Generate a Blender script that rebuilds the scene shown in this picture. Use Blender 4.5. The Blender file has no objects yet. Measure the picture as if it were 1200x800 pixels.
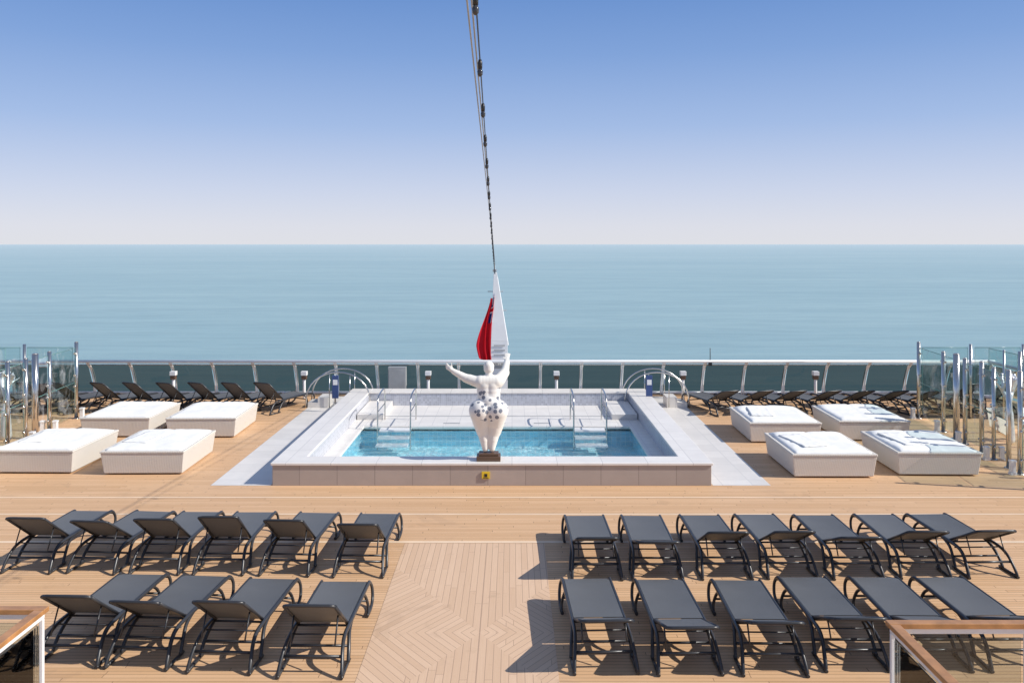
import bpy, bmesh, math, random
from mathutils import Vector, Matrix, noise as mnoise
random.seed(7)
D=bpy.data
scene=bpy.context.scene
scene.view_settings.view_transform='Standard'
scene.view_settings.look='None'
scene.view_settings.exposure=0
AX=-0.4      # ship centre line
# ------------------------------------------------------------------ nodes
class NT:
    def __init__(s,name):
        s.m=D.materials.new(name); s.m.use_nodes=True
        s.t=s.m.node_tree; s.t.nodes.clear()
        s.out=s.t.nodes.new('ShaderNodeOutputMaterial')
    def n(s,typ,ins=None,**kw):
        nd=s.t.nodes.new(typ)
        for k,v in kw.items(): setattr(nd,k,v)
        for k,v in (ins or {}).items():
            sk=nd.inputs[k]
            if isinstance(v,bpy.types.NodeSocket): s.t.links.new(v,sk)
            else: sk.default_value=v
        return nd
    def math(s,op,a,b=None,c=None):
        ins={0:a}
        if b is not None: ins[1]=b
        if c is not None: ins[2]=c
        return s.n('ShaderNodeMath',ins,operation=op).outputs[0]
    def mix(s,f,a,b,mode='MIX'):
        nd=s.n('ShaderNodeMix',data_type='RGBA',blend_type=mode)
        for i,v in ((0,f),(6,a),(7,b)):
            if isinstance(v,bpy.types.NodeSocket): s.t.links.new(v,nd.inputs[i])
            else: nd.inputs[i].default_value=v
        return nd.outputs[2]
    def noise(s,vec,scale,detail=4,rough=.55,dist=0):
        return s.n('ShaderNodeTexNoise',{'Vector':vec,'Scale':scale,'Detail':detail,'Roughness':rough,'Distortion':dist}).outputs['Fac']
    def ramp(s,f,stops):
        nd=s.n('ShaderNodeValToRGB',{0:f}); cr=nd.color_ramp
        while len(cr.elements)<len(stops): cr.elements.new(.5)
        for e,(p,c) in zip(cr.elements,stops): e.position=p; e.color=c
        return nd.outputs[0]
    def obj(s): return s.n('ShaderNodeTexCoord').outputs['Object']
    def bump(s,h,strength,dist=.01,normal=None):
        ins={'Height':h,'Strength':strength,'Distance':dist}
        if normal is not None: ins['Normal']=normal
        return s.n('ShaderNodeBump',ins).outputs[0]
    def bsdf(s,col,rough=.5,metal=0,normal=None,spec=.5,**kw):
        ins={'Base Color':col,'Roughness':rough,'Metallic':metal,'Specular IOR Level':spec}
        if normal is not None: ins['Normal']=normal
        ins.update(kw)
        b=s.n('ShaderNodeBsdfPrincipled',ins)
        s.t.links.new(b.outputs[0],s.out.inputs[0]); return b
def C(r,g,b): return (r,g,b,1)
def simple(name,col,rough=.5,metal=0,var=.12,vs=3,bs=40,bstr=.1,spec=.5,bd=.004):
    a=NT(name); v=a.obj()
    f=a.noise(v,vs,5)
    c=a.mix(a.ramp(f,[(.3,C(0,0,0)),(.7,C(1,1,1))]),C(*[x*(1-var) for x in col]),C(*[min(1,x*(1+var*.6)) for x in col]))
    a.bsdf(c,rough,metal,a.bump(a.noise(v,bs,3),bstr,bd),spec)
    return a.m
# ------------------------------------------------------------------ mesh helpers
def box(bm,x0,x1,y0,y1,z0,z1,mi=0,taper=0):
    vs=[bm.verts.new((x,y,z)) for z,t in ((z0,taper),(z1,0)) for x,y in ((x0+t,y0+t),(x1-t,y0+t),(x1-t,y1-t),(x0+t,y1-t))]
    F=[(3,2,1,0),(4,5,6,7),(0,1,5,4),(1,2,6,5),(2,3,7,6),(3,0,4,7)]
    r=[]
    for f in F:
        fc=bm.faces.new([vs[i] for i in f]); fc.material_index=mi; r.append(fc)
    return r
def ring(bm,o,i,z0,z1,mi=0):
    def rect(r,z): return [bm.verts.new(p+(z,)) for p in ((r[0],r[2]),(r[1],r[2]),(r[1],r[3]),(r[0],r[3]))]
    ob,ot,ib,it=rect(o,z0),rect(o,z1),rect(i,z0),rect(i,z1)
    for k in range(4):
        j=(k+1)%4
        for q in ((ot[k],ot[j],it[j],it[k]),(ob[k],ob[j],ot[j],ot[k]),(it[k],it[j],ib[j],ib[k]),(ib[k],ib[j],ob[j],ob[k])):
            bm.faces.new(q).material_index=mi
def sheet(bm,x0,x1,y0,y1,z,mi=0):
    f=bm.faces.new([bm.verts.new(p) for p in ((x0,y0,z),(x1,y0,z),(x1,y1,z),(x0,y1,z))]); f.material_index=mi
def tube(bm,pts,r,seg=8,mi=0,sx=1.0,closed=False,cap=True):
    pts=[Vector(p) for p in pts]; n=len(pts); rings=[]
    rr=r if isinstance(r,(list,tuple)) else [r]*n
    up=None
    for i,p in enumerate(pts):
        if closed: t=(pts[(i+1)%n]-pts[i-1])
        else: t=(pts[min(i+1,n-1)]-pts[max(i-1,0)])
        t.normalize()
        if up is None:
            up=Vector((0,0,1)) if abs(t.z)<.9 else Vector((0,1,0))
        a=t.cross(up)
        if a.length<1e-4: a=t.cross(Vector((1,0,0)))
        a.normalize(); b=a.cross(t).normalized(); up=b
        rings.append([bm.verts.new(p+(a*math.cos(2*math.pi*k/seg)*sx+b*math.sin(2*math.pi*k/seg))*rr[i]) for k in range(seg)])
    m=n if closed else n-1
    for i in range(m):
        A,B=rings[i],rings[(i+1)%n]
        for k in range(seg):
            f=bm.faces.new((A[k],A[(k+1)%seg],B[(k+1)%seg],B[k])); f.material_index=mi; f.smooth=True
    if cap and not closed:
        bm.faces.new(rings[0][::-1]).material_index=mi; bm.faces.new(rings[-1]).material_index=mi
def smoothpts(pts,k=4):
    P=[Vector(p) for p in pts]; out=[]
    for i in range(len(P)-1):
        p0,p1,p2,p3=P[max(i-1,0)],P[i],P[i+1],P[min(i+2,len(P)-1)]
        for j in range(k):
            t=j/k
            out.append(.5*((2*p1)+(p2-p0)*t+(2*p0-5*p1+4*p2-p3)*t*t+(3*p1-p0-3*p2+p3)*t**3))
    out.append(P[-1]); return out
def mk(name,bm,mats,bevel=0,parent=None,loc=None,rz=0,smooth=False,segs=2):
    bmesh.ops.recalc_face_normals(bm,faces=bm.faces)
    me=D.meshes.new(name); bm.to_mesh(me); bm.free()
    for m in mats: me.materials.append(m)
    if smooth:
        for p in me.polygons: p.use_smooth=True
    o=D.objects.new(name,me); scene.collection.objects.link(o)
    if bevel:
        b=o.modifiers.new('bevel','BEVEL'); b.width=bevel; b.segments=segs; b.limit_method='ANGLE'; b.angle_limit=math.radians(40)
    if parent: o.parent=parent
    if loc: o.location=loc
    o.rotation_euler[2]=rz
    return o
def empty(name,loc=(0,0,0)):
    o=D.objects.new(name,None); scene.collection.objects.link(o); o.location=loc; return o
B=bmesh.new
# ------------------------------------------------------------------ materials
def plank_mat(name,colA,colB,mode,w=.075,caulk=C(.12,.07,.045)):
    a=NT(name); v=a.obj(); s=a.n('ShaderNodeSeparateXYZ',{0:v}); x,y=s.outputs[0],s.outputs[1]
    if mode=='T': across,along=y,x
    elif mode=='L': across,along=x,y
    else:
        px=a.math('ABSOLUTE',a.math('SUBTRACT',x,AX)); py=a.math('SUBTRACT',y,10.55)
        pya=a.math('ABSOLUTE',py)
        u=a.math('ADD',a.math('MULTIPLY',px,.80),a.math('MULTIPLY',py,.60))
        w2=a.math('SUBTRACT',a.math('MULTIPLY',px,.80),a.math('MULTIPLY',py,.60))
        sel=a.math('GREATER_THAN',px,a.math('MULTIPLY',pya,.62))
        selv=a.math('GREATER_THAN',py,0)
        inner=px
        mxA=a.n('ShaderNodeMix',{0:selv,2:w2,3:u},data_type='FLOAT').outputs[0]
        across=a.n('ShaderNodeMix',{0:sel,2:inner,3:mxA},data_type='FLOAT').outputs[0]
        along=a.n('ShaderNodeMix',{0:sel,2:y,3:x},data_type='FLOAT').outputs[0]
    t=a.math('DIVIDE',across,w); fl=a.math('FLOOR',t); fr=a.math('FRACT',t)
    rnd=a.n('ShaderNodeTexWhiteNoise',{'W':fl},noise_dimensions='1D').outputs[0]
    seg=a.math('ADD',a.math('DIVIDE',along,2.4),a.math('MULTIPLY',rnd,7.3))
    rnd2=a.n('ShaderNodeTexWhiteNoise',{'Vector':a.n('ShaderNodeCombineXYZ',{0:fl,1:a.math('FLOOR',seg)}).outputs[0]},noise_dimensions='2D').outputs[0]
    butt=a.math('LESS_THAN',a.math('FRACT',seg),.003)
    line=a.math('MAXIMUM',a.math('LESS_THAN',fr,.085),butt)
    mp=a.n('ShaderNodeCombineXYZ',{0:a.math('MULTIPLY',along,1.2),1:a.math('MULTIPLY',across,30),2:rnd}).outputs[0]
    grain=a.noise(mp,2.2,4)
    big=a.noise(v,.35,5,.6)
    c=a.mix(rnd2,colA,colB)
    c=a.mix(a.math('MULTIPLY',grain,.55),c,C(colA[0]*.74,colA[1]*.68,colA[2]*.6))
    c=a.mix(a.ramp(big,[(.35,C(0,0,0)),(.7,C(.45,.45,.45))]),c,C(colB[0]*.80,colB[1]*.77,colB[2]*.74))
    spots=a.ramp(a.noise(v,2.7,4,.7),[(.60,C(0,0,0)),(.78,C(.32,.32,.32))])
    c=a.mix(spots,c,C(.32,.21,.13))
    damp=a.ramp(a.noise(v,.9,4,.6,.8),[(.62,C(0,0,0)),(.66,C(.16,.16,.16))])
    c=a.mix(damp,c,C(.30,.20,.13))
    c=a.mix(line,c,caulk)
    a.bsdf(c,.6,0,a.bump(a.math('SUBTRACT',a.math('MULTIPLY',grain,.3),line),.35,.004),.35)
    return a.m
M_deck=plank_mat('teak_deck',C(.66,.41,.225),C(.82,.54,.325),'T',caulk=C(.22,.125,.075))
M_center=plank_mat('teak_center',C(.70,.48,.32),C(.81,.575,.40),'M',w=.09,caulk=C(.44,.29,.20))
M_band=simple('inlay_band',(.85,.64,.45),.6,0,.1,2)
def tile_mat(name,col,mortar,tw,th,wall=False,rough=.35,var=.12,bstr=.25,msize=.008):
    a=NT(name); v=a.obj()
    if wall:
        s=a.n('ShaderNodeSeparateXYZ',{0:v})
        v2=a.n('ShaderNodeCombineXYZ',{0:a.math('ADD',s.outputs[0],s.outputs[1]),1:s.outputs[2]}).outputs[0]
    else: v2=v
    br=a.n('ShaderNodeTexBrick',{'Vector':v2,'Color1':C(*col),'Color2':C(*[c*(1-var) for c in col]),'Mortar':C(*mortar),'Scale':1,'Mortar Size':msize,'Brick Width':tw,'Row Height':th,'Mortar Smooth':.1},offset=0 if wall else 0)
    f=a.noise(v,2.3,6,.65)
    c=a.mix(a.ramp(f,[(.4,C(0,0,0)),(.75,C(.5,.5,.5))]),br.outputs[0],C(*[x*.78 for x in col]))
    a.bsdf(c,rough,0,a.bump(a.math('ADD',a.math('MULTIPLY',br.outputs[1],-1),a.math('MULTIPLY',a.noise(v,60),.25)),bstr,.004),.5)
    return a.m
M_cop=tile_mat('pool_coping_marble',(.87,.82,.76),(.6,.57,.54),.9,.9,var=.08)
M_stone=tile_mat('pool_wall_stone',(.48,.40,.35),(.3,.25,.22),.75,.6,True,.45,.15)
M_mos=tile_mat('pool_mosaic_wall',(.54,.55,.61),(.6,.62,.65),.06,.06,True,.3,.3,msize=.004)
M_pfloor=tile_mat('pool_terrace_tile',(.86,.82,.77),(.62,.60,.58),.35,.35,var=.08)
M_surr=tile_mat('wet_area_tile',(.79,.75,.70),(.6,.58,.55),.6,.6,var=.08)
M_basin=tile_mat('pool_basin_tile',(.52,.87,.94),(.80,.92,.95),.12,.12,False,.4,.12,msize=.006)
M_basinw=tile_mat('pool_basin_wall_tile',(.38,.76,.91),(.65,.84,.90),.12,.12,True,.4,.2,msize=.006)
# pool water
a=NT('pool_water'); v=a.obj()
vd=a.n('ShaderNodeVectorMath',{0:v,1:a.n('ShaderNodeTexNoise',{'Vector':v,'Scale':1.5,'Detail':2}).outputs['Color']},operation='ADD').outputs[0]
vo=a.n('ShaderNodeTexVoronoi',{'Vector':vd,'Scale':2.2,'Smoothness':.4},feature='SMOOTH_F1').outputs['Distance']
cau=a.ramp(vo,[(.15,C(.72,.93,.97)),(.42,C(.84,.97,.99)),(.60,C(1,1,1))])  # caustic light imitated by a voronoi pattern in the transparent tint
tr=a.n('ShaderNodeBsdfTransparent',{0:cau})
hh=a.math('ADD',a.noise(v,3.0,3,.5,.8),a.math('MULTIPLY',a.noise(v,9,2,.5,.5),.35))
nb=a.bump(hh,.8,.10)
gl=a.n('ShaderNodeBsdfGlossy',{'Color':C(1,1,1),'Roughness':.05,'Normal':nb})
fr=a.n('ShaderNodeFresnel',{'IOR':1.33,'Normal':nb})
mx=a.n('ShaderNodeMixShader',{0:a.math('MULTIPLY',fr.outputs[0],.55),1:tr.outputs[0],2:gl.outputs[0]})
a.t.links.new(mx.outputs[0],a.out.inputs[0]); M_water=a.m
def glass_mat(name,tint,ior=1.45,dirt=0):
    a=NT(name)
    tr=a.n('ShaderNodeBsdfTransparent',{0:C(*tint)})
    gl=a.n('ShaderNodeBsdfGlossy',{'Color':C(1,1,1),'Roughness':.02})
    fr=a.n('ShaderNodeFresnel',{'IOR':ior})
    m=a.n('ShaderNodeMixShader',{0:fr.outputs[0],1:tr.outputs[0],2:gl.outputs[0]})
    if dirt:
        f=a.ramp(a.noise(a.obj(),1.6,5,.6,1.5),[(.5,C(0,0,0)),(.72,C(dirt,dirt,dirt))])
        m=a.n('ShaderNodeMixShader',{0:f,1:m.outputs[0],2:a.n('ShaderNodeBsdfDiffuse',{0:C(.8,.82,.84)}).outputs[0]})
    a.t.links.new(m.outputs[0],a.out.inputs[0]); return a.m
M_tint=glass_mat('tinted_glass',(.16,.19,.185),1.2)
M_glass=glass_mat('clear_glass',(.74,.84,.83),1.45,.25)
M_glass2=glass_mat('stair_glass',(.80,.84,.84),1.4)
M_edge=simple('green_glass_edge',(.12,.26,.23),.2)
M_chrome=simple('stainless_steel',(.62,.60,.57),.22,1,.05,2,20,.02)
M_white=simple('white_painted_metal',(.80,.80,.80),.35,0,.06,2,30,.03)
M_frame=simple('charcoal_powder_coat',(.035,.036,.040),.33,0,.15,4,200,.08)
a=NT('sling_fabric'); v=a.obj()
wv1=a.n('ShaderNodeTexWave',{'Vector':v,'Scale':60},bands_direction='X').outputs[1]; wv2=a.n('ShaderNodeTexWave',{'Vector':v,'Scale':60},bands_direction='Y').outputs[1]
oi=a.n('ShaderNodeObjectInfo').outputs['Random']
c=a.mix(a.noise(v,3,4),C(.090,.092,.095),C(.122,.124,.128)); c=a.mix(a.math('MULTIPLY',oi,.45),c,C(.16,.161,.163))
a.bsdf(c,.5,0,a.bump(a.math('MULTIPLY',wv1,wv2),.25,.002),.4); M_sling=a.m
a=NT('white_wicker'); v=a.obj(); s=a.n('ShaderNodeSeparateXYZ',{0:v})
u=a.math('ADD',s.outputs[0],s.outputs[1])
w1=a.n('ShaderNodeTexWave',{'Vector':a.n('ShaderNodeCombineXYZ',{0:u,1:s.outputs[2]}).outputs[0],'Scale':9},bands_direction='X').outputs[1]
w2=a.n('ShaderNodeTexWave',{'Vector':a.n('ShaderNodeCombineXYZ',{0:u,1:s.outputs[2]}).outputs[0],'Scale':14,'Distortion':1.5},bands_direction='Y').outputs[1]
h=a.math('ADD',a.math('MULTIPLY',w1,.5),w2)
c=a.mix(a.math('MULTIPLY',h,.6),C(.62,.57,.50),C(.83,.79,.73))
a.bsdf(c,.55,0,a.bump(h,.6,.01),.3); M_wick=a.m
M_cush=simple('white_cushion',(.87,.86,.83),.8,0,.05,2.5,9,.35,.2,.02)
M_wood=simple('varnished_wood_rail',(.47,.23,.09),.3,0,.3,6,60,.08)
M_black=simple('black_plastic',(.02,.02,.022),.4)
M_brown=simple('bronze_brown',(.12,.07,.045),.4)
M_blue=simple('blue_sign',(.04,.08,.22),.4)
M_yellow=simple('yellow_sign',(.80,.55,.03),.4)
M_grey=simple('grey_locker',(.33,.34,.35),.5)
M_hull=simple('hull_paint',(.75,.76,.78),.35)
# ------------------------------------------------------------------ sea
a=NT('sea_water'); v=a.obj()
v1=a.n('ShaderNodeMapping',{'Vector':v,'Scale':(.2,1,1)}).outputs[0]
big=a.noise(v1,.0035,5,.6,.5); mid=a.noise(v1,.03,6,.65); sml=a.noise(v1,.16,5,.65)
c=a.mix(a.ramp(big,[(.35,C(0,0,0)),(.65,C(1,1,1))]),C(.235,.405,.425),C(.315,.475,.475))
c=a.mix(a.ramp(mid,[(.4,C(0,0,0)),(.7,C(.5,.5,.5))]),c,C(.17,.315,.34))
c=a.mix(a.ramp(sml,[(.45,C(0,0,0)),(.7,C(.45,.45,.45))]),c,C(.15,.29,.32))
# haze painted into the sea's diffuse colour, paler with distance
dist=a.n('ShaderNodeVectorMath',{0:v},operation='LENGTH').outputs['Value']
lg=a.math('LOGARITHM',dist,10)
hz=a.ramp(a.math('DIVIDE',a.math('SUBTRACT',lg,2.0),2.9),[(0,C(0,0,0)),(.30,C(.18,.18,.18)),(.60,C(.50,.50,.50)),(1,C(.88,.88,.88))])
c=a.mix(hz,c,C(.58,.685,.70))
nb=a.bump(a.math('ADD',a.noise(v,.35,6,.65),a.math('MULTIPLY',mid,3)),.6,.8)
df=a.n('ShaderNodeBsdfDiffuse',{0:c})
gl=a.n('ShaderNodeBsdfGlossy',{0:C(.95,.96,.92),'Roughness':.22,'Normal':nb})
lw=a.n('ShaderNodeFresnel',{'IOR':1.33}).outputs[0]
m=a.n('ShaderNodeMixShader',{0:a.math('MULTIPLY',lw,.35),1:df.outputs[0],2:gl.outputs[0]})
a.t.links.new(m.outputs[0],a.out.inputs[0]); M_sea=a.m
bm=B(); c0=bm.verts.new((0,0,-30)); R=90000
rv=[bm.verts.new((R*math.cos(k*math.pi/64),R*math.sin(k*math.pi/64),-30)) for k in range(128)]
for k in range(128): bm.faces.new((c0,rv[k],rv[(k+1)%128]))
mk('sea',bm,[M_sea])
# ------------------------------------------------------------------ ship deck & hull
XL,XR,YE,YB=-16.2,15.4,27.45,-12
PX0,PX1,PY0,PY1=-4.8,4.0,16.95,25.7
bm=B()
hx0,hx1,hy0,hy1=PX0+.2,PX1-.2,PY0+.2,PY1-.2
ring(bm,(XL,XR,YB,YE),(hx0,hx1,hy0,hy1),-.12,0)
mk('teak_deck',bm,[M_deck])
bm=B(); sheet(bm,AX-1.32,AX+.92,-2,13.7,.004); mk('deck_centre_panel',bm,[M_center])
bm=B()
for y0,y1 in ((13.72,13.80),(15.15,15.21),(16.15,16.21)): sheet(bm,-11.2,10.4,y0,y1,.004)
mk('deck_inlay_stripes',bm,[M_band])
bm=B(); sheet(bm,-6.0,PX0,16.98,26.9,.004); sheet(bm,PX1,5.15,16.98,26.9,.004); sheet(bm,PX0,PX1,PY1-.02,26.9,.004)
mk('pool_surround_pavement',bm,[M_surr])
bm=B(); box(bm,XL+.02,XR-.02,YB-60,YE-.02,-30.5,-.125); f=[x for x in bm.faces if x.calc_center_median().z>-.2]
bmesh.ops.delete(bm,geom=f,context='FACES'); mk('ship_hull',bm,[M_hull])
# ------------------------------------------------------------------ pool
pool=empty('swimming_pool')
bm=B(); ring(bm,(PX0+.03,PX1-.03,PY0+.03,PY1-.03),(PX0+.58,PX1-.58,PY0+.52,PY1-.58),-.02,.40)
bm.faces.ensure_lookup_table()
for f in bm.faces:
    c=f.calc_center_median()
    if PX0+.5<c.x<PX1-.5 and PY0+.4<c.y<PY1-.5 : f.material_index=1
mk('rim_wall',bm,[M_stone,M_mos],.01,pool)
bm=B(); ring(bm,(PX0,PX1,PY0,PY1),(PX0+.60,PX1-.60,PY0+.55,PY1-.60),.402,.455); mk('coping',bm,[M_cop],.012,pool)
WX0,WX1,WY0,WY1=-3.95,3.15,17.8,22.35
bm=B(); ring(bm,(PX0+.57,PX1-.57,PY0+.5,PY1-.57),(WX0,WX1,WY0,WY1),-.1,.05); mk('terrace_floor',bm,[M_pfloor],.01,pool)
bm=B(); ring(bm,(WX0+.002,WX1-.002,WY0+.002,WY1-.002),(WX0+.09,WX1-.09,WY0+.09,WY1-.09),.0,.058); mk('basin_edge',bm,[M_cop],.006,pool)
bm=B(); box(bm,PX0+.6,PX0+1.3,PY1-2.6,PY1-.62,.045,.20); box(bm,PX1-1.3,PX1-.6,PY1-2.6,PY1-.62,.045,.20); mk('terrace_step',bm,[M_pfloor],.015,pool)
bm=B(); z0=-.50
vs=[bm.verts.new(p) for p in ((WX0,WY0,z0),(WX1,WY0,z0),(WX1,WY1,z0),(WX0,WY1,z0),(WX0,WY0,-.05),(WX1,WY0,-.05),(WX1,WY1,-.05),(WX0,WY1,-.05))]
bm.faces.new([vs[i] for i in (0,1,2,3)])
for q in ((0,1,5,4),(1,2,6,5),(2,3,7,6),(3,0,4,7)): bm.faces.new([vs[i] for i in q]).material_index=1
mk('basin',bm,[M_basin,M_basinw],0,pool)
bm=B(); sheet(bm,WX0+.05,WX1-.05,WY0+.05,WY1-.05,-.02); mk('water_surface',bm,[M_water],0,pool)
for cx in (-3.02,2.0):
    bm=B()
    for i in range(3): box(bm,cx-.40,cx+.40,WY1-.1-.30*(i+1),WY1-.11-.30*i,.02-.13*i-.05,.02-.13*i,0)
    for sx in (-.42,.42):
        x=cx+sx
        tube(bm,smoothpts([(x,WY1+.75,.04),(x,WY1+.75,.6),(x,WY1+.70,.85),(x,WY1+.45,.93),(x,WY1-.2,.90),(x,WY1-.42,.80),(x,WY1-.5,.5),(x,WY1-.55,-.45)],5),.021,8,1)
        tube(bm,[(x,WY1+.72,.5),(x,WY1-.48,.5)],.014,8,1)
    mk('pool_steps',bm,[M_white,M_chrome],.006,pool)
# drain grilles on the terrace
bm=B()
for x in (-1.6,-.4,.8): box(bm,x-.22,x+.22,WY1+.25,WY1+.33,.05,.056,0)
box(bm,PX0+.75,PX1-.75,WY1+1.2,WY1+1.26,.05,.055,0)
mk('drain_grille',bm,[M_grey],0,pool)
bm=B(); box(bm,-.60,-.44,PY0+.005,PY0+.027,.14,.28,0); box(bm,-.55,-.49,PY0+.0,PY0+.006,.18,.24,1); box(bm,-.575,-.465,PY0+.0,PY0+.006,.155,.166,1); mk('warning_sign',bm,[M_yellow,M_black])
for cx in (-5.1,4.25):
    bm=B()
    for yy in (25.0,25.75):
        tube(bm,[(cx-.95*math.cos(t*math.pi/16),yy,.02+1.03*math.sin(t*math.pi/16)**.75) for t in range(17)],.022,8,0)
        tube(bm,[(cx-.25,yy,.02),(cx-.25,yy,.99)],.014,8,0); tube(bm,[(cx+.35,yy,.02),(cx+.35,yy,.96)],.014,8,0)
    s=1 if cx<0 else -1
    box(bm,cx-.75*s-.15,cx-.75*s+.15,25.05,25.7,.006,.15,1); box(bm,cx-.45*s-.15,cx-.45*s+.148,25.05,25.7,.006,.30,1)
    mk('arched_handrail',bm,[M_chrome,M_surr])
for x in (-5.05,3.92):
    bm=B(); y=24.4; tube(bm,[(x,y,0 if x<PX0 else .455),(x,y,1.0)],.02,8,1); box(bm,x-.09,x+.09,y-.035,y-.005+.02,.40,1.05,0); box(bm,x-.065,x+.065,y-.04,y-.034,.78,.93,2); mk('pool_rules_sign',bm,[M_blue,M_chrome,M_white],.006)
# ------------------------------------------------------------------ aft & side balustrade
bm=B()
def stan(x,y,dx,dy):
    pts=[(x,y,0),(x,y,.25),(x+dx*.12,y+dy*.12,.55),(x+dx*.45,y+dy*.45,.85),(x+dx,y+dy,1.10)]
    tube(bm,smoothpts(pts,3),.024,6,0)
xs=[]
x=XL+.3
while x<XR: stan(x,27.2,0,-.5); stan(x+.055,27.2,0,-.5); xs.append(x); x+=1.29
y=26.5
while y>-8: stan(XL+.15,y,.4,0); stan(XR-.15,y,-.4,0); y-=1.4
for (p,q) in (((XL+.3,26.7,1.13),(XR-.3,26.7,1.13)),((XL+.5,26.9,1.13),(XL+.5,-8,1.13)),((XR-.5,26.9,1.13),(XR-.5,-8,1.13))):
    tube(bm,[p,q],.05,10,0)
tube(bm,[(XL+.1,27.3,.05),(XR-.1,27.3,.05)],.05,6,0)
tube(bm,[(XL+.1,26.78,1.02),(XR-.1,26.78,1.02)],.018,6,2)
def pan(x0,x1,y0,y1,z0,z1,lean,mi=1):
    f=bm.faces.new([bm.verts.new(p) for p in ((x0,y0,z0),(x1,y1,z0),(x1+lean[0],y1+lean[1],z1),(x0+lean[0],y0+lean[1],z1))]); f.material_index=mi
for x in xs[:-1]: pan(x+.07,x+1.27,27.27,27.27,.10,1.03,(0,-.42))
y=26.4
while y>-8:
    pan(XL+.08,XL+.08,y,y-1.33,.1,1.03,(.38,0)); pan(XR-.08,XR-.08,y,y-1.33,.1,1.03,(-.38,0)); y-=1.4
mk('glass_balustrade',bm,[M_white,M_tint,M_chrome])
# ------------------------------------------------------------------ windbreak glass screens
for s in (1,-1):
    bm=B(); Ys=[16.6,17.8,18.3,19.0,19.6,20.5,21.0,21.8,23.5]
    P=[]
    for yy in Ys:
        x=10.6+(yy-17.8)*.105
        if s<0: x=2*AX-x
        P.append((x,yy))
    for i,(x,yy) in enumerate(P):
        r=.075 if i in (6,) else (.05 if i%3 else .042)
        hh=(2.1 if i!=1 else 2.2)-.05*(i%2)
        tube(bm,[(x,yy,0),(x,yy,hh)],r,14,0); tube(bm,[(x,yy,hh),(x,yy,hh+.02)],[r*1.02,r*.5],14,0); tube(bm,[(x,yy,0),(x,yy,.02)],r*1.8,14,0)
    def gp(x0,y0,x1,y1,z0,z1):
        f=bm.faces.new([bm.verts.new(p) for p in ((x0,y0,z0),(x1,y1,z0),(x1,y1,z1),(x0,y0,z1))]); f.material_index=1
        tube(bm,[(x0,y0,z1+.006),(x1,y1,z1+.006)],.008,6,2); tube(bm,[(x0,y0,z0),(x0,y0,z1)],.006,4,2); tube(bm,[(x1,y1,z0),(x1,y1,z1)],.006,4,2)
    for i in range(len(P)-1):
        if Ys[i+1]-Ys[i]<.55 and i!=0: continue
        (x0,y0),(x1,y1)=P[i],P[i+1]; d=Vector((x1-x0,y1-y0)).normalized()*.09
        for z0,z1 in ((.12,1.0),(1.04,1.95)): gp(x0+d.x,y0+d.y,x1-d.x,y1-d.y,z0,z1)
        for zz in (.3,.9,1.2,1.8):
            tube(bm,[(x0+d.x*.3,y0+d.y*.3,zz),(x0+d.x*1.5,y0+d.y*1.5,zz)],.03,8,0); tube(bm,[(x1-d.x*1.5,y1-d.y*1.5,zz),(x1-d.x*.3,y1-d.y*.3,zz)],.03,8,0)
    # white junction boxes and floor spotlights at the post feet
    for i in (1,3,5,7,8):
        x,yy=P[i]; xx=x-s*.16
        box(bm,xx-.06,xx+.06,yy-.06,yy+.06,.0,.05,3); box(bm,xx-.045,xx+.045,yy-.05,yy+.05,.052,.26,3); box(bm,xx-.055,xx+.055,yy-.06,yy+.06,.262,.30,3)
    xe,ye=P[8]
    for k in range(3):
        xx=xe+s*(.1+1.45*k); gp(xx,ye,xx+s*1.25,ye,.12,1.95)
        tube(bm,[(xx+s*1.33,ye,0),(xx+s*1.33,ye,2.05)],.04,12,0)
    for k in range(4):
        xx=xe+s*1.6; yy=22.9-k*1.5
        gp(xx,yy,xx,yy-1.3,.12,2.0); tube(bm,[(xx,yy-1.4,0),(xx,yy-1.4,2.1)],.045,12,0)
        tube(bm,[(xx,yy-.7,0),(xx,yy-.7,2.05)],.03,12,0)
    mk('glass_windbreak',bm,[M_chrome,M_glass,M_edge,M_white])
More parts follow.
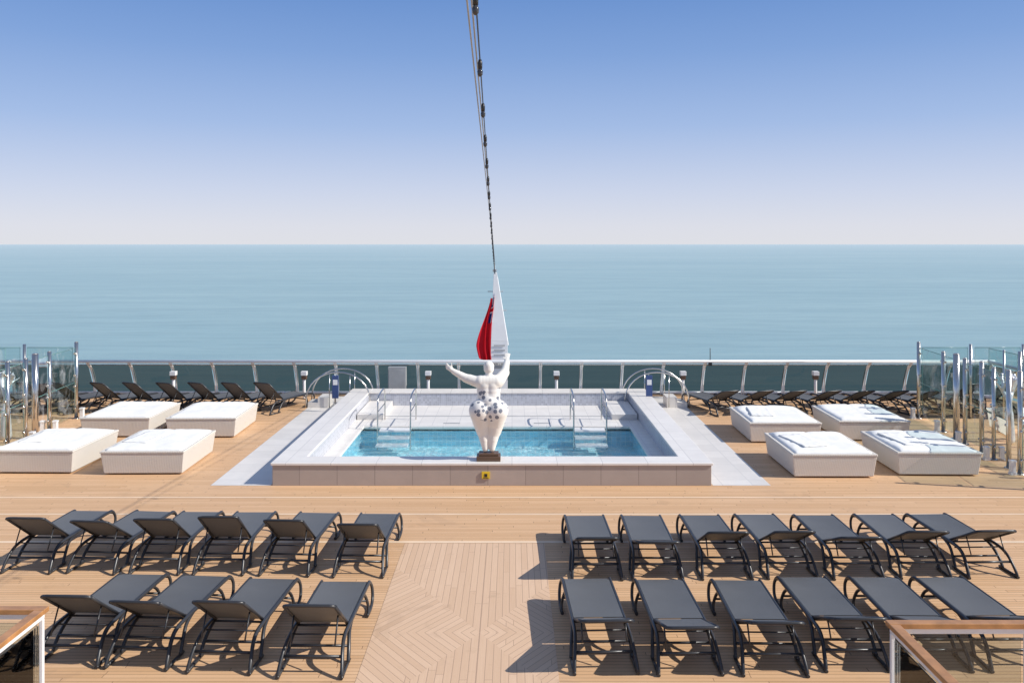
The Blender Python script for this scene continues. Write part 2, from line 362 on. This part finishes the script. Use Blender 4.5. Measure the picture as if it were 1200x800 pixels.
# ------------------------------------------------------------------ sun loungers
def lounger_mesh(ang):
    bm=B(); W=.315
    ca,sa=math.cos(math.radians(ang)),math.sin(math.radians(ang)); hy=-.30; hz=.345; L=.80
    for s in (-1,1):
        x=s*W
        tube(bm,smoothpts([(x*1.10,.62,.022),(x*1.12,.82,.026),(x*1.12,.97,.09),(x*1.08,1.02,.22),(x*1.02,.97,.315),(x,.85,.338),(x,.3,.338),(x,-.3,.338),(x,-.58,.325),(x*1.04,-.74,.26),(x*1.10,-.86,.13),(x*1.13,-.92,.027),(x*1.13,-.86,.02)],4),.026,8,0,.8)
        tube(bm,smoothpts([(x*.98,.55,.335),(x*1.02,.66,.25),(x*1.1,.70,.12),(x*1.12,.66,.02)],4),.020,8,0)
        tube(bm,smoothpts([(x*.98,-.12,.335),(x*1.02,-.35,.27),(x*1.1,-.5,.14),(x*1.13,-.58,.02)],4),.022,8,0)
        tube(bm,[(x*1.12,-.50,.018),(x*1.13,-.95,.018)],.020,8,0)
        tube(bm,[(x*.90,hy,hz),(x*.90,hy-L*ca*.97,hz+L*sa*.97)],.020,8,0)
        tube(bm,[(x*.8,hy-.42*ca,hz+.42*sa-.01),(x*.8,hy-.50,.30)],.010,6,0)
    bk=[(-W*.90,hy-L*ca*.93,hz+L*sa*.93),(-W*.86,hy-L*ca*.98,hz+L*sa*.98),(-W*.7,hy-L*ca,hz+L*sa),(W*.7,hy-L*ca,hz+L*sa),(W*.86,hy-L*ca*.98,hz+L*sa*.98),(W*.90,hy-L*ca*.93,hz+L*sa*.93)]
    tube(bm,bk,.020,8,0)
    for (yy,zz,r) in ((.97,.30,.02),(.66,.20,.015),(-.50,.17,.016),(-.80,.19,.018),(-.3,.315,.014),(-.50,.30,.01)):
        tube(bm,[(-W*1.04,yy,zz),(W*1.04,yy,zz)],r,8,0)
    def sl(n,fn,m=6):
        g=[[bm.verts.new(fn(i/n,j/m)) for j in range(m+1)] for i in range(n+1)]
        for i in range(n):
            for j in range(m):
                f=bm.faces.new((g[i][j],g[i+1][j],g[i+1][j+1],g[i][j+1])); f.material_index=1; f.smooth=True
        g2=[[bm.verts.new(v.co+Vector((0,0,-.006))) for v in r] for r in g]
        for i in range(n):
            for j in range(m):
                f=bm.faces.new((g2[i][j],g2[i][j+1],g2[i+1][j+1],g2[i+1][j])); f.material_index=1; f.smooth=True
    sl(10,lambda u,v:((2*v-1)*W*.94,.96-u*1.24,.358-.02*(1-(2*v-1)**2)*math.sin(math.pi*u)**.6-(.03*max(0,1-u*10))))
    sl(8,lambda u,v:((2*v-1)*W*.90*(1-.10*max(0,u-.85)/.15),hy-u*L*ca,hz+.012+u*L*sa-.02*math.sin(math.pi*u)*(1-(2*v-1)**2)))
    bmesh.ops.recalc_face_normals(bm,faces=[f for f in bm.faces if f.material_index==0])
    me=D.meshes.new('sun_lounger'); bm.to_mesh(me); bm.free()
    me.materials.append(M_frame); me.materials.append(M_sling)
    return me
ME={a_:lounger_mesh(a_) for a_ in (18,22,27,33,36,39,42)}
def lounger(x,y,ang,rz=0):
    o=D.objects.new('sun_lounger',ME[ang]); scene.collection.objects.link(o); o.location=(x,y,0.003); o.rotation_euler[2]=math.radians(rz)
for x,y,r,g in ((1.02,10.45,2,22),(1.97,10.42,1,18),(2.95,10.4,-1.5,22),(3.88,10.5,0,22),(4.82,10.5,-1,18),(5.72,10.5,1,22)): lounger(x,y,g,r)
for x,y,r,g in ((1.2,13.1,1,22),(2.1,13.1,-1,18),(3.08,13.12,0,27),(4.01,13.15,1,27),(4.96,13.12,0,22),(5.95,13.15,-1,27),(6.88,13.18,2,27)): lounger(x,y,g,r)
for x,y,r,g in ((-5.02,10.6,-2,36),(-4.18,10.55,-4,33),(-3.23,10.45,-3,36),(-2.22,10.35,-1,36)): lounger(x,y,g,r)
for x,y,r,g in ((-7.05,13.35,-2,36),(-6.05,13.33,-5,33),(-5.18,13.3,-1,36),(-4.26,13.28,0,39),(-3.25,13.25,-3,36),(-2.2,13.2,-1,33)): lounger(x,y,g,r)
for i in range(6): lounger(-11.35+i*.93,24.9,42,-25+random.uniform(-3,3))
for i in range(3): lounger(-14.4+i*.95,24.9,42,-25)
for i in range(7): lounger(5.75+i*.95,24.7,27,22+random.uniform(-3,3))
for i in range(2): lounger(12.6+i*.95,24.7,42,22)
# ------------------------------------------------------------------ daybeds
def daybed_mesh():
    bm=B(); hw,hd=.86,1.0
    box(bm,-hw,hw,-hd,hd,.03,.45,0,.05)
    ring(bm,(-hw-.012,hw+.012,-hd-.012,hd+.012),(-hw+.06,hw-.06,-hd+.06,hd-.06),.452,.50,0)
    for sx in (-1,1):
        for sy in (-1,1): box(bm,sx*(hw-.18)-.04,sx*(hw-.18)+.04,sy*(hd-.18)-.04,sy*(hd-.18)+.04,0,.028,0)
    return bm
def mattress_mesh(seed):
    bm=B(); hw,hd=.79,.92; n=28; m=32
    def fn(u,v):
        x=(2*u-1); y=(2*v-1)
        e=max(abs(x)**18,abs(y)**18)
        X,Y=x*hw,y*hd
        z=.545-.035*e+.012*mnoise.noise(Vector((X*2.5,Y*2.5,seed)))+.007*mnoise.noise(Vector((X*8,Y*8,seed+3)))
        if y>.55: z+=.04*math.exp(-((y-.78)/.14)**2)*(1-abs(x)**6)*(1-.5*math.exp(-(x/.05)**2))
        if abs(y+.12)<.02: z-=.012
        return (X,Y,z)
    g=[[bm.verts.new(fn(i/n,j/m)) for j in range(m+1)] for i in range(n+1)]
    for i in range(n):
        for j in range(m): bm.faces.new((g[i][j],g[i+1][j],g[i+1][j+1],g[i][j+1])).smooth=True
    loop=[g[i][0] for i in range(n+1)]+[g[n][j] for j in range(1,m+1)]+[g[i][m] for i in range(n-1,-1,-1)]+[g[0][j] for j in range(m-1,0,-1)]
    low=[bm.verts.new((v.co.x*1.008,v.co.y*1.008,.455)) for v in loop]
    for i in range(len(loop)):
        j=(i+1)%len(loop); bm.faces.new((loop[i],low[i],low[j],loop[j])).smooth=True
    return bm
for k,(x,y) in enumerate(((-7.70,18.72),(-10.0,18.8),(-7.72,22.1),(-9.85,22.15),(6.62,18.47),(8.86,18.62),(6.6,21.55),(8.84,21.75))):
    p=empty('daybed',(x,y,.003)); p.rotation_euler[2]=math.radians(random.uniform(-1.5,1.5))
    mk('wicker_base',daybed_mesh(),[M_wick],.018,p,segs=3)
    mk('mattress',mattress_mesh(k*3.1),[M_cush],0,p)
    if k in (0,1,4,5,6):
        bm=B(); n=14
        g=[[bm.verts.new((-.6+.55*u/n,-.5+1.1*v/n,.568+.012*mnoise.noise(Vector((u*.5,v*.5,k))))) for v in range(n+1)] for u in range(n+1)]
        for u in range(n):
            for v in range(n): bm.faces.new((g[u][v],g[u+1][v],g[u+1][v+1],g[u][v+1])).smooth=True
        o=mk('towel',bm,[M_cush],0,p,rz=random.uniform(-.2,.2)); sm=o.modifiers.new('s','SOLIDIFY'); sm.thickness=.02
# ------------------------------------------------------------------ statue
def ico(r,sub):
    t=B(); bmesh.ops.create_icosphere(t,subdivisions=sub,radius=1); vs=[v.co.copy() for v in t.verts]; fs=[[v.index for v in f.verts] for f in t.faces]; t.free(); return vs,fs
ICO={k:ico(1,k) for k in (1,2,3)}
def blobmesh(name,segs,sub_big=3):
    V=[];F=[]
    for p,q,r0,r1 in segs:
        p,q=Vector(p),Vector(q); n=max(1,int((q-p).length/(min(r0,r1)*.4)))
        for i in range(n+1):
            t=i/n; r=r0+(r1-r0)*t; c=p.lerp(q,t); vs,fs=ICO[1 if r<.03 else (2 if r<.10 else sub_big)]
            o=len(V); V+=[v*r+c for v in vs]; F+=[[i_+o for i_ in f] for f in fs]
    me=D.meshes.new(name); me.from_pydata(V,[],F); return me
def remeshed(name,me,mats,vox,smooth=6,parent=None):
    o=D.objects.new(name,me); scene.collection.objects.link(o)
    r=o.modifiers.new('r','REMESH'); r.mode='VOXEL'; r.voxel_size=vox; r.use_smooth_shade=True
    s=o.modifiers.new('s','SMOOTH'); s.factor=.5; s.iterations=smooth
    dg=bpy.context.evaluated_depsgraph_get(); me2=D.meshes.new_from_object(o.evaluated_get(dg))
    o.modifiers.clear(); o.data=me2
    me2.materials.clear()
    for m in mats: me2.materials.append(m)
    for p in me2.polygons: p.use_smooth=True
    if parent: o.parent=parent
    return o
a=NT('swimsuit_pattern'); v=a.obj()
vo=a.n('ShaderNodeTexVoronoi',{'Vector':v,'Scale':9,'Randomness':.7},feature='F1').outputs['Distance']
c=a.mix(a.math('LESS_THAN',a.math('ADD',vo,a.math('MULTIPLY',a.noise(v,20,2),.2)),.47),C(.82,.79,.75),C(.20,.22,.27))
a.bsdf(c,.6); M_suit=a.m
M_stat=simple('statue_matte_white',(.86,.82,.75),.6,0,.06,5,20,.05,.3)
st=empty('swimmer_statue',(-.47,PY0+.27,.455))
bm=B(); box(bm,-.24,.24,-.16,.16,0,.10,0); box(bm,-.20,.20,-.13,.13,.10,.15,0); mk('pedestal',bm,[M_brown],.01,st)
S=[]
for s in (-1,1):
    S+=[((s*.075,.10,.05),(s*.07,-.02,.06),.045,.06),((s*.07,-.02,.07),(s*.09,0,.25),.065,.10),((s*.09,0,.25),(s*.11,.02,.40),.10,.125),
        ((s*.115,.02,.40),(s*.15,0,.62),.135,.18),((s*.145,-.01,.62),(s*.175,-.06,.84),.18,.225)]
S+=[((0,.02,.85),(0,.03,1.0),.25,.23),((-.05,.03,1.05),(-.08,.03,1.32),.18,.17),((.05,.03,1.05),(.08,.03,1.32),.18,.17),
    ((-.16,.02,1.40),(.16,.02,1.40),.145,.145),((-.12,.22,1.28),(-.12,.22,1.28),.13,.13),((.12,.22,1.28),(.12,.22,1.28),.13,.13),
    ((0,.02,1.5),(0,.04,1.60),.075,.07),((0,.05,1.66),(0,.06,1.71),.105,.11),((0,.16,1.67),(0,.175,1.65),.022,.026),
    ((-.20,.02,1.40),(-.46,.06,1.47),.12,.095),((-.46,.06,1.47),(-.71,.10,1.60),.09,.06),((-.71,.10,1.60),(-.78,.11,1.65),.05,.05),
    ((.20,.02,1.42),(.32,.22,1.56),.125,.10),((.32,.22,1.56),(.36,.42,1.74),.095,.065),((.36,.42,1.74),(.37,.48,1.80),.05,.05)]
for k in range(4):
    S+=[((-.78,.10,1.69-.022*k),(-.88+.012*abs(k-1.5),.11,1.77-.04*k),.018,.016)]
    S+=[((.33+.025*k,.48,1.83),(.31+.04*k,.53,1.92-.008*abs(k-1.5)),.017,.015)]
S+=[((-.75,.1,1.68),(-.76,.1,1.78),.018,.015),((.33,.45,1.80),(.27,.46,1.84),.018,.015)]
S=[(tuple(Vector(p)+Vector((0,0,.16))),tuple(Vector(q)+Vector((0,0,.16))),a_,b_) for p,q,a_,b_ in S]
o=remeshed('body',blobmesh('body',S),[M_stat,M_suit],.014,7,st)
for p in o.data.polygons:
    c=p.center
    if abs(c.x)<.44 and .80+.40*max(0,abs(c.x)-.03)*1.0<c.z<1.46: p.material_index=1
# ------------------------------------------------------------------ stern mast, ensign
ms=empty('stern_mast',(-.42,27.05,0))
bm=B()
def quadtaper(x0,x1,y0,y1,z0,X0,X1,Y0,Y1,z1,mi):
    vs=[bm.verts.new(p) for p in ((x0,y0,z0),(x1,y0,z0),(x1,y1,z0),(x0,y1,z0),(X0,Y0,z1),(X1,Y0,z1),(X1,Y1,z1),(X0,Y1,z1))]
    for f in ((3,2,1,0),(4,5,6,7),(0,1,5,4),(1,2,6,5),(2,3,7,6),(3,0,4,7)): bm.faces.new([vs[i] for i in f]).material_index=mi
quadtaper(-.28,.28,-.25,.25,0,-.24,.28,-.2,.2,1.75,0)
quadtaper(-.24,.28,-.2,.2,1.752,-.16,-.06,-.05,.05,3.9,0)
tube(bm,[(-.12,0,3.6),(-.14,0,4.15)],[.04,.02],8,0)
tube(bm,[(.30,0,1.6),(-.05,0,3.75)],.022,8,0); tube(bm,[(-.35,0,3.3),(.14,0,3.3)],.014,8,1)
tube(bm,[(-.30,0,2.7),(.25,0,2.7)],.014,8,1)
box(bm,-.19,-.07,-.08,.08,3.92,4.0,1)
box(bm,-.20,.24,-.262,-.252,.9,1.1,1)
for zz in (1.3,1.45,1.6): box(bm,-.15,.2,-.235,-.215,zz,zz+.03,1)
mk('mast',bm,[M_white,M_grey],.01,ms)
a=NT('ensign_cloth'); uvn=a.n('ShaderNodeUVMap').outputs[0]; s=a.n('ShaderNodeSeparateXYZ',{0:uvn}); uu,vv=s.outputs[0],s.outputs[1]
canton=a.math('MULTIPLY',a.math('LESS_THAN',uu,.45),a.math('GREATER_THAN',vv,.6))
lu=a.math('ABSOLUTE',a.math('SUBTRACT',uu,.22)); lv=a.math('ABSOLUTE',a.math('SUBTRACT',vv,.8))
wht=a.math('MAXIMUM',a.math('LESS_THAN',lu,.06),a.math('LESS_THAN',lv,.05)); rd=a.math('MAXIMUM',a.math('LESS_THAN',lu,.03),a.math('LESS_THAN',lv,.025))
cc=a.mix(wht,C(.02,.04,.22),C(.75,.75,.75)); cc=a.mix(rd,cc,C(.55,.02,.03)); cc=a.mix(canton,C(.72,.025,.04),cc)
df=a.n('ShaderNodeBsdfDiffuse',{0:cc}); tl=a.n('ShaderNodeBsdfTranslucent',{0:cc}); m=a.n('ShaderNodeMixShader',{0:.4,1:df.outputs[0],2:tl.outputs[0]})
a.t.links.new(m.outputs[0],a.out.inputs[0]); M_flag=a.m
bm=B(); n,m_=26,36; uvl=bm.loops.layers.uv.new('UVMap'); g=[]
for j in range(m_+1):
    t=j/m_
    wid=.10+.44*math.sin(min(1,t*1.15)*math.pi*.5)**1.3-.10*max(0,t-.8)/.2
    row=[]
    for i in range(n+1):
        u=i/n
        X=-.14-.02*t-u*wid+.03*math.sin(5*t+6*u)
        Y=-.12+.09*math.sin(u*16+t*2.5)*(.4+t)
        Z=3.25-.10*u-t*(1.9+.25*(1-u)) - .10*math.sin(u*3)
        row.append(bm.verts.new((X,Y,Z)))
    g.append(row)
for j in range(m_):
    for i in range(n):
        f=bm.faces.new((g[j][i],g[j+1][i],g[j+1][i+1],g[j][i+1])); f.smooth=True
        for l,(a1,b1) in zip(f.loops,((i,j),(i,j+1),(i+1,j+1),(i+1,j))): l[uvl].uv=(a1/n,1-b1/m_)
mk('ensign_flag',bm,[M_flag],0,ms)
# ------------------------------------------------------------------ festoon lights and cables
bm=B()
def cab(Y): 
    return Vector((-.17-(Y-4)*.0161, Y, 3.92+(27.0-Y)*.0882-.0012*(27-Y)*(Y-4)*.25))
ys=[27.0-i*.5 for i in range(68)]
tube(bm,[cab(y) for y in ys],.0042,6,0)
y=26.5
while y>-6:
    p=cab(y)
    tube(bm,[p+Vector((0,0,.008)),p+Vector((0,0,-.012)),p+Vector((0,0,-.045))],[.008,.014,.013],8,0)
    tube(bm,[p+Vector((0,0,-.045)),p+Vector((0,0,-.062)),p+Vector((0,0,-.082)),p+Vector((0,0,-.092))],[.010,.017,.015,.005],8,1)
    y-=.98
M_bulb=simple('dark_bulb_glass',(.05,.05,.055),.1)
mk('festoon_lights',bm,[M_black,M_bulb])
bm=B()
for dx in (0,.022):
    tube(bm,[(-.53+.0,27.0,4.12),(-.212+dx,4,5.95),(-.212+dx-.0+.13,-6,6.75)],.0048,6,0)
mk('steel_stay_cable',bm,[M_grey])
bm=B(); tube(bm,[(-.1,-6.2,0),(-.1,-6.2,7.2)],.08,12,0); mk('light_post',bm,[M_white])
# ------------------------------------------------------------------ bollard lights and locker
for px in (204,357,502,652,800,955):
    x=(px-600)*.0266
    bm=B(); tube(bm,[(x,26.55,0),(x,26.55,.60)],.045,12,0); box(bm,x-.075,x+.075,26.475,26.625,.60,.72,1); box(bm,x-.09,x+.09,26.46,26.64,.722,.85,0)
    mk('bollard_light',bm,[M_white,M_brown],.008)
bm=B(); box(bm,-3.85,-3.30,26.5,26.75,.0,.98); box(bm,-3.83,-3.32,26.49,26.499,.1,.9); mk('equipment_locker',bm,[M_grey],.02)
bm=B(); tube(bm,[(6.2,26.7,1.1),(6.2,26.7,1.55)],.012,8,0); box(bm,6.15,6.25,26.65,26.75,1.0,1.1); mk('rail_antenna',bm,[M_black])
# ------------------------------------------------------------------ coral sculptures near windbreak
def coral(x,y,seed):
    rs=random.Random(seed); segs=[((0,0,.1),(0,0,.7),.14,.10)]
    def br(p,d,r,l):
        q=p+d*l; segs.append((tuple(p),tuple(q),r,r*.75))
        if r<.03: return
        for _ in range(3):
            nd=(d+Vector((rs.uniform(-.8,.8),rs.uniform(-.8,.8),rs.uniform(-.1,.6)))).normalized(); br(q,nd,r*.68,l*.8)
    br(Vector((0,0,.6)),Vector((0,0,1)),.09,.38)
    o=remeshed('coral_sculpture',blobmesh('coral',segs,2),[M_silv],.025,2); o.location=(x,y,.003)
M_silv=simple('silver_leaf',(.78,.78,.79),.35,.4,.2,8,25,.3)
coral(-12.45,21.0,3); coral(12.0,20.6,5); coral(11.6,18.9,9)
# ------------------------------------------------------------------ stair guard rails at the bottom corners
for s,x0,y0 in ((1,3.7,8.3),(-1,-4.75,8.62)):
    bm=B()
    def bar(xa,xb,ya,yb,za,zb,mi): box(bm,min(xa,xb),max(xa,xb),ya,yb,za,zb,mi)
    bar(x0-s*.05,x0+s*5,y0-.05,y0+.05,1.08,1.13,0)
    bar(x0-s*.05,x0+s*.05,y0-5,y0-.052,1.08,1.13,0)
    bar(x0-s*.02,x0+s*5,y0-.02,y0+.02,1.02,1.077,1); bar(x0-s*.02,x0+s*.02,y0-5,y0-.022,1.02,1.077,1)
    for k in range(4):
        xx=x0+s*1.3*k; bar(xx-.02,xx+.02,y0-.018,y0+.018,0,1.018,1)
        if k: bar(x0-.018,x0+.018,y0-1.3*k-.02,y0-1.3*k+.02,0,1.018,1)
        bar(xx+s*.05,xx+s*1.25,y0-.006,y0+.006,.12,.98,2)
        bar(x0-.006,x0+.006,y0-1.3*k-1.25,y0-1.3*k-.05,.12,.98,2)
        bar(xx+s*.03,xx+s*1.27,y0-.012,y0+.012,.07,.118,1)
    mk('wooden_guard_rail',bm,[M_wood,M_white,M_glass2],.006)
# ------------------------------------------------------------------ light
EL,RZ=37,102
d=Vector((math.sin(math.radians(RZ))*math.cos(math.radians(EL)),math.cos(math.radians(RZ))*math.cos(math.radians(EL)),math.sin(math.radians(EL))))
L=D.lights.new('sun','SUN'); L.energy=5.0; L.angle=math.radians(.5); L.color=(1,.955,.88)
lo=D.objects.new('sun',L); scene.collection.objects.link(lo); lo.rotation_euler=(-d).to_track_quat('-Z','Y').to_euler()
w=D.worlds.new('World'); scene.world=w; w.use_nodes=True; t=w.node_tree
bg=t.nodes['Background']; sky=t.nodes.new('ShaderNodeTexSky'); sky.sky_type='NISHITA'; sky.sun_disc=False
sky.sun_elevation=math.radians(EL); sky.sun_rotation=math.radians(RZ); sky.altitude=0; sky.air_density=1.0; sky.dust_density=.6; sky.ozone_density=1.5
# marine haze: atmosphere colour by elevation mixed with the Nishita sky
tc=t.nodes.new('ShaderNodeTexCoord'); sp=t.nodes.new('ShaderNodeSeparateXYZ'); t.links.new(tc.outputs['Generated'],sp.inputs[0])
rp=t.nodes.new('ShaderNodeValToRGB'); t.links.new(sp.outputs[2],rp.inputs[0])
st_=[(0,(.76,.775,.84)),(.02,(.73,.75,.85)),(.06,(.61,.67,.85)),(.135,(.37,.505,.80)),(.215,(.22,.37,.71)),(.275,(.15,.295,.645)),(.6,(.21,.28,.45)),(1,(.18,.245,.40))]
cr=rp.color_ramp
while len(cr.elements)<len(st_): cr.elements.new(.5)
K=.12
for e,(p,c) in zip(cr.elements,st_): e.position=p; e.color=(c[0],c[1],c[2],1)
sc=t.nodes.new('ShaderNodeVectorMath'); sc.operation='SCALE'; t.links.new(rp.outputs[0],sc.inputs[0]); sc.inputs[3].default_value=1/K
mxn=t.nodes.new('ShaderNodeMix'); mxn.data_type='RGBA'; mxn.inputs[0].default_value=.90
t.links.new(sky.outputs[0],mxn.inputs[6]); t.links.new(sc.outputs[0],mxn.inputs[7]); t.links.new(mxn.outputs[2],bg.inputs[0])
bg.inputs[1].default_value=K
# ------------------------------------------------------------------ camera
cam=D.cameras.new('camera'); co=D.objects.new('camera',cam); scene.collection.objects.link(co)
co.location=(0,0,4.8); co.rotation_euler=(math.radians(90),0,0)
cam.sensor_width=36; cam.lens=30; cam.shift_y=-.095; cam.clip_end=300000; cam.clip_start=.05
scene.camera=co
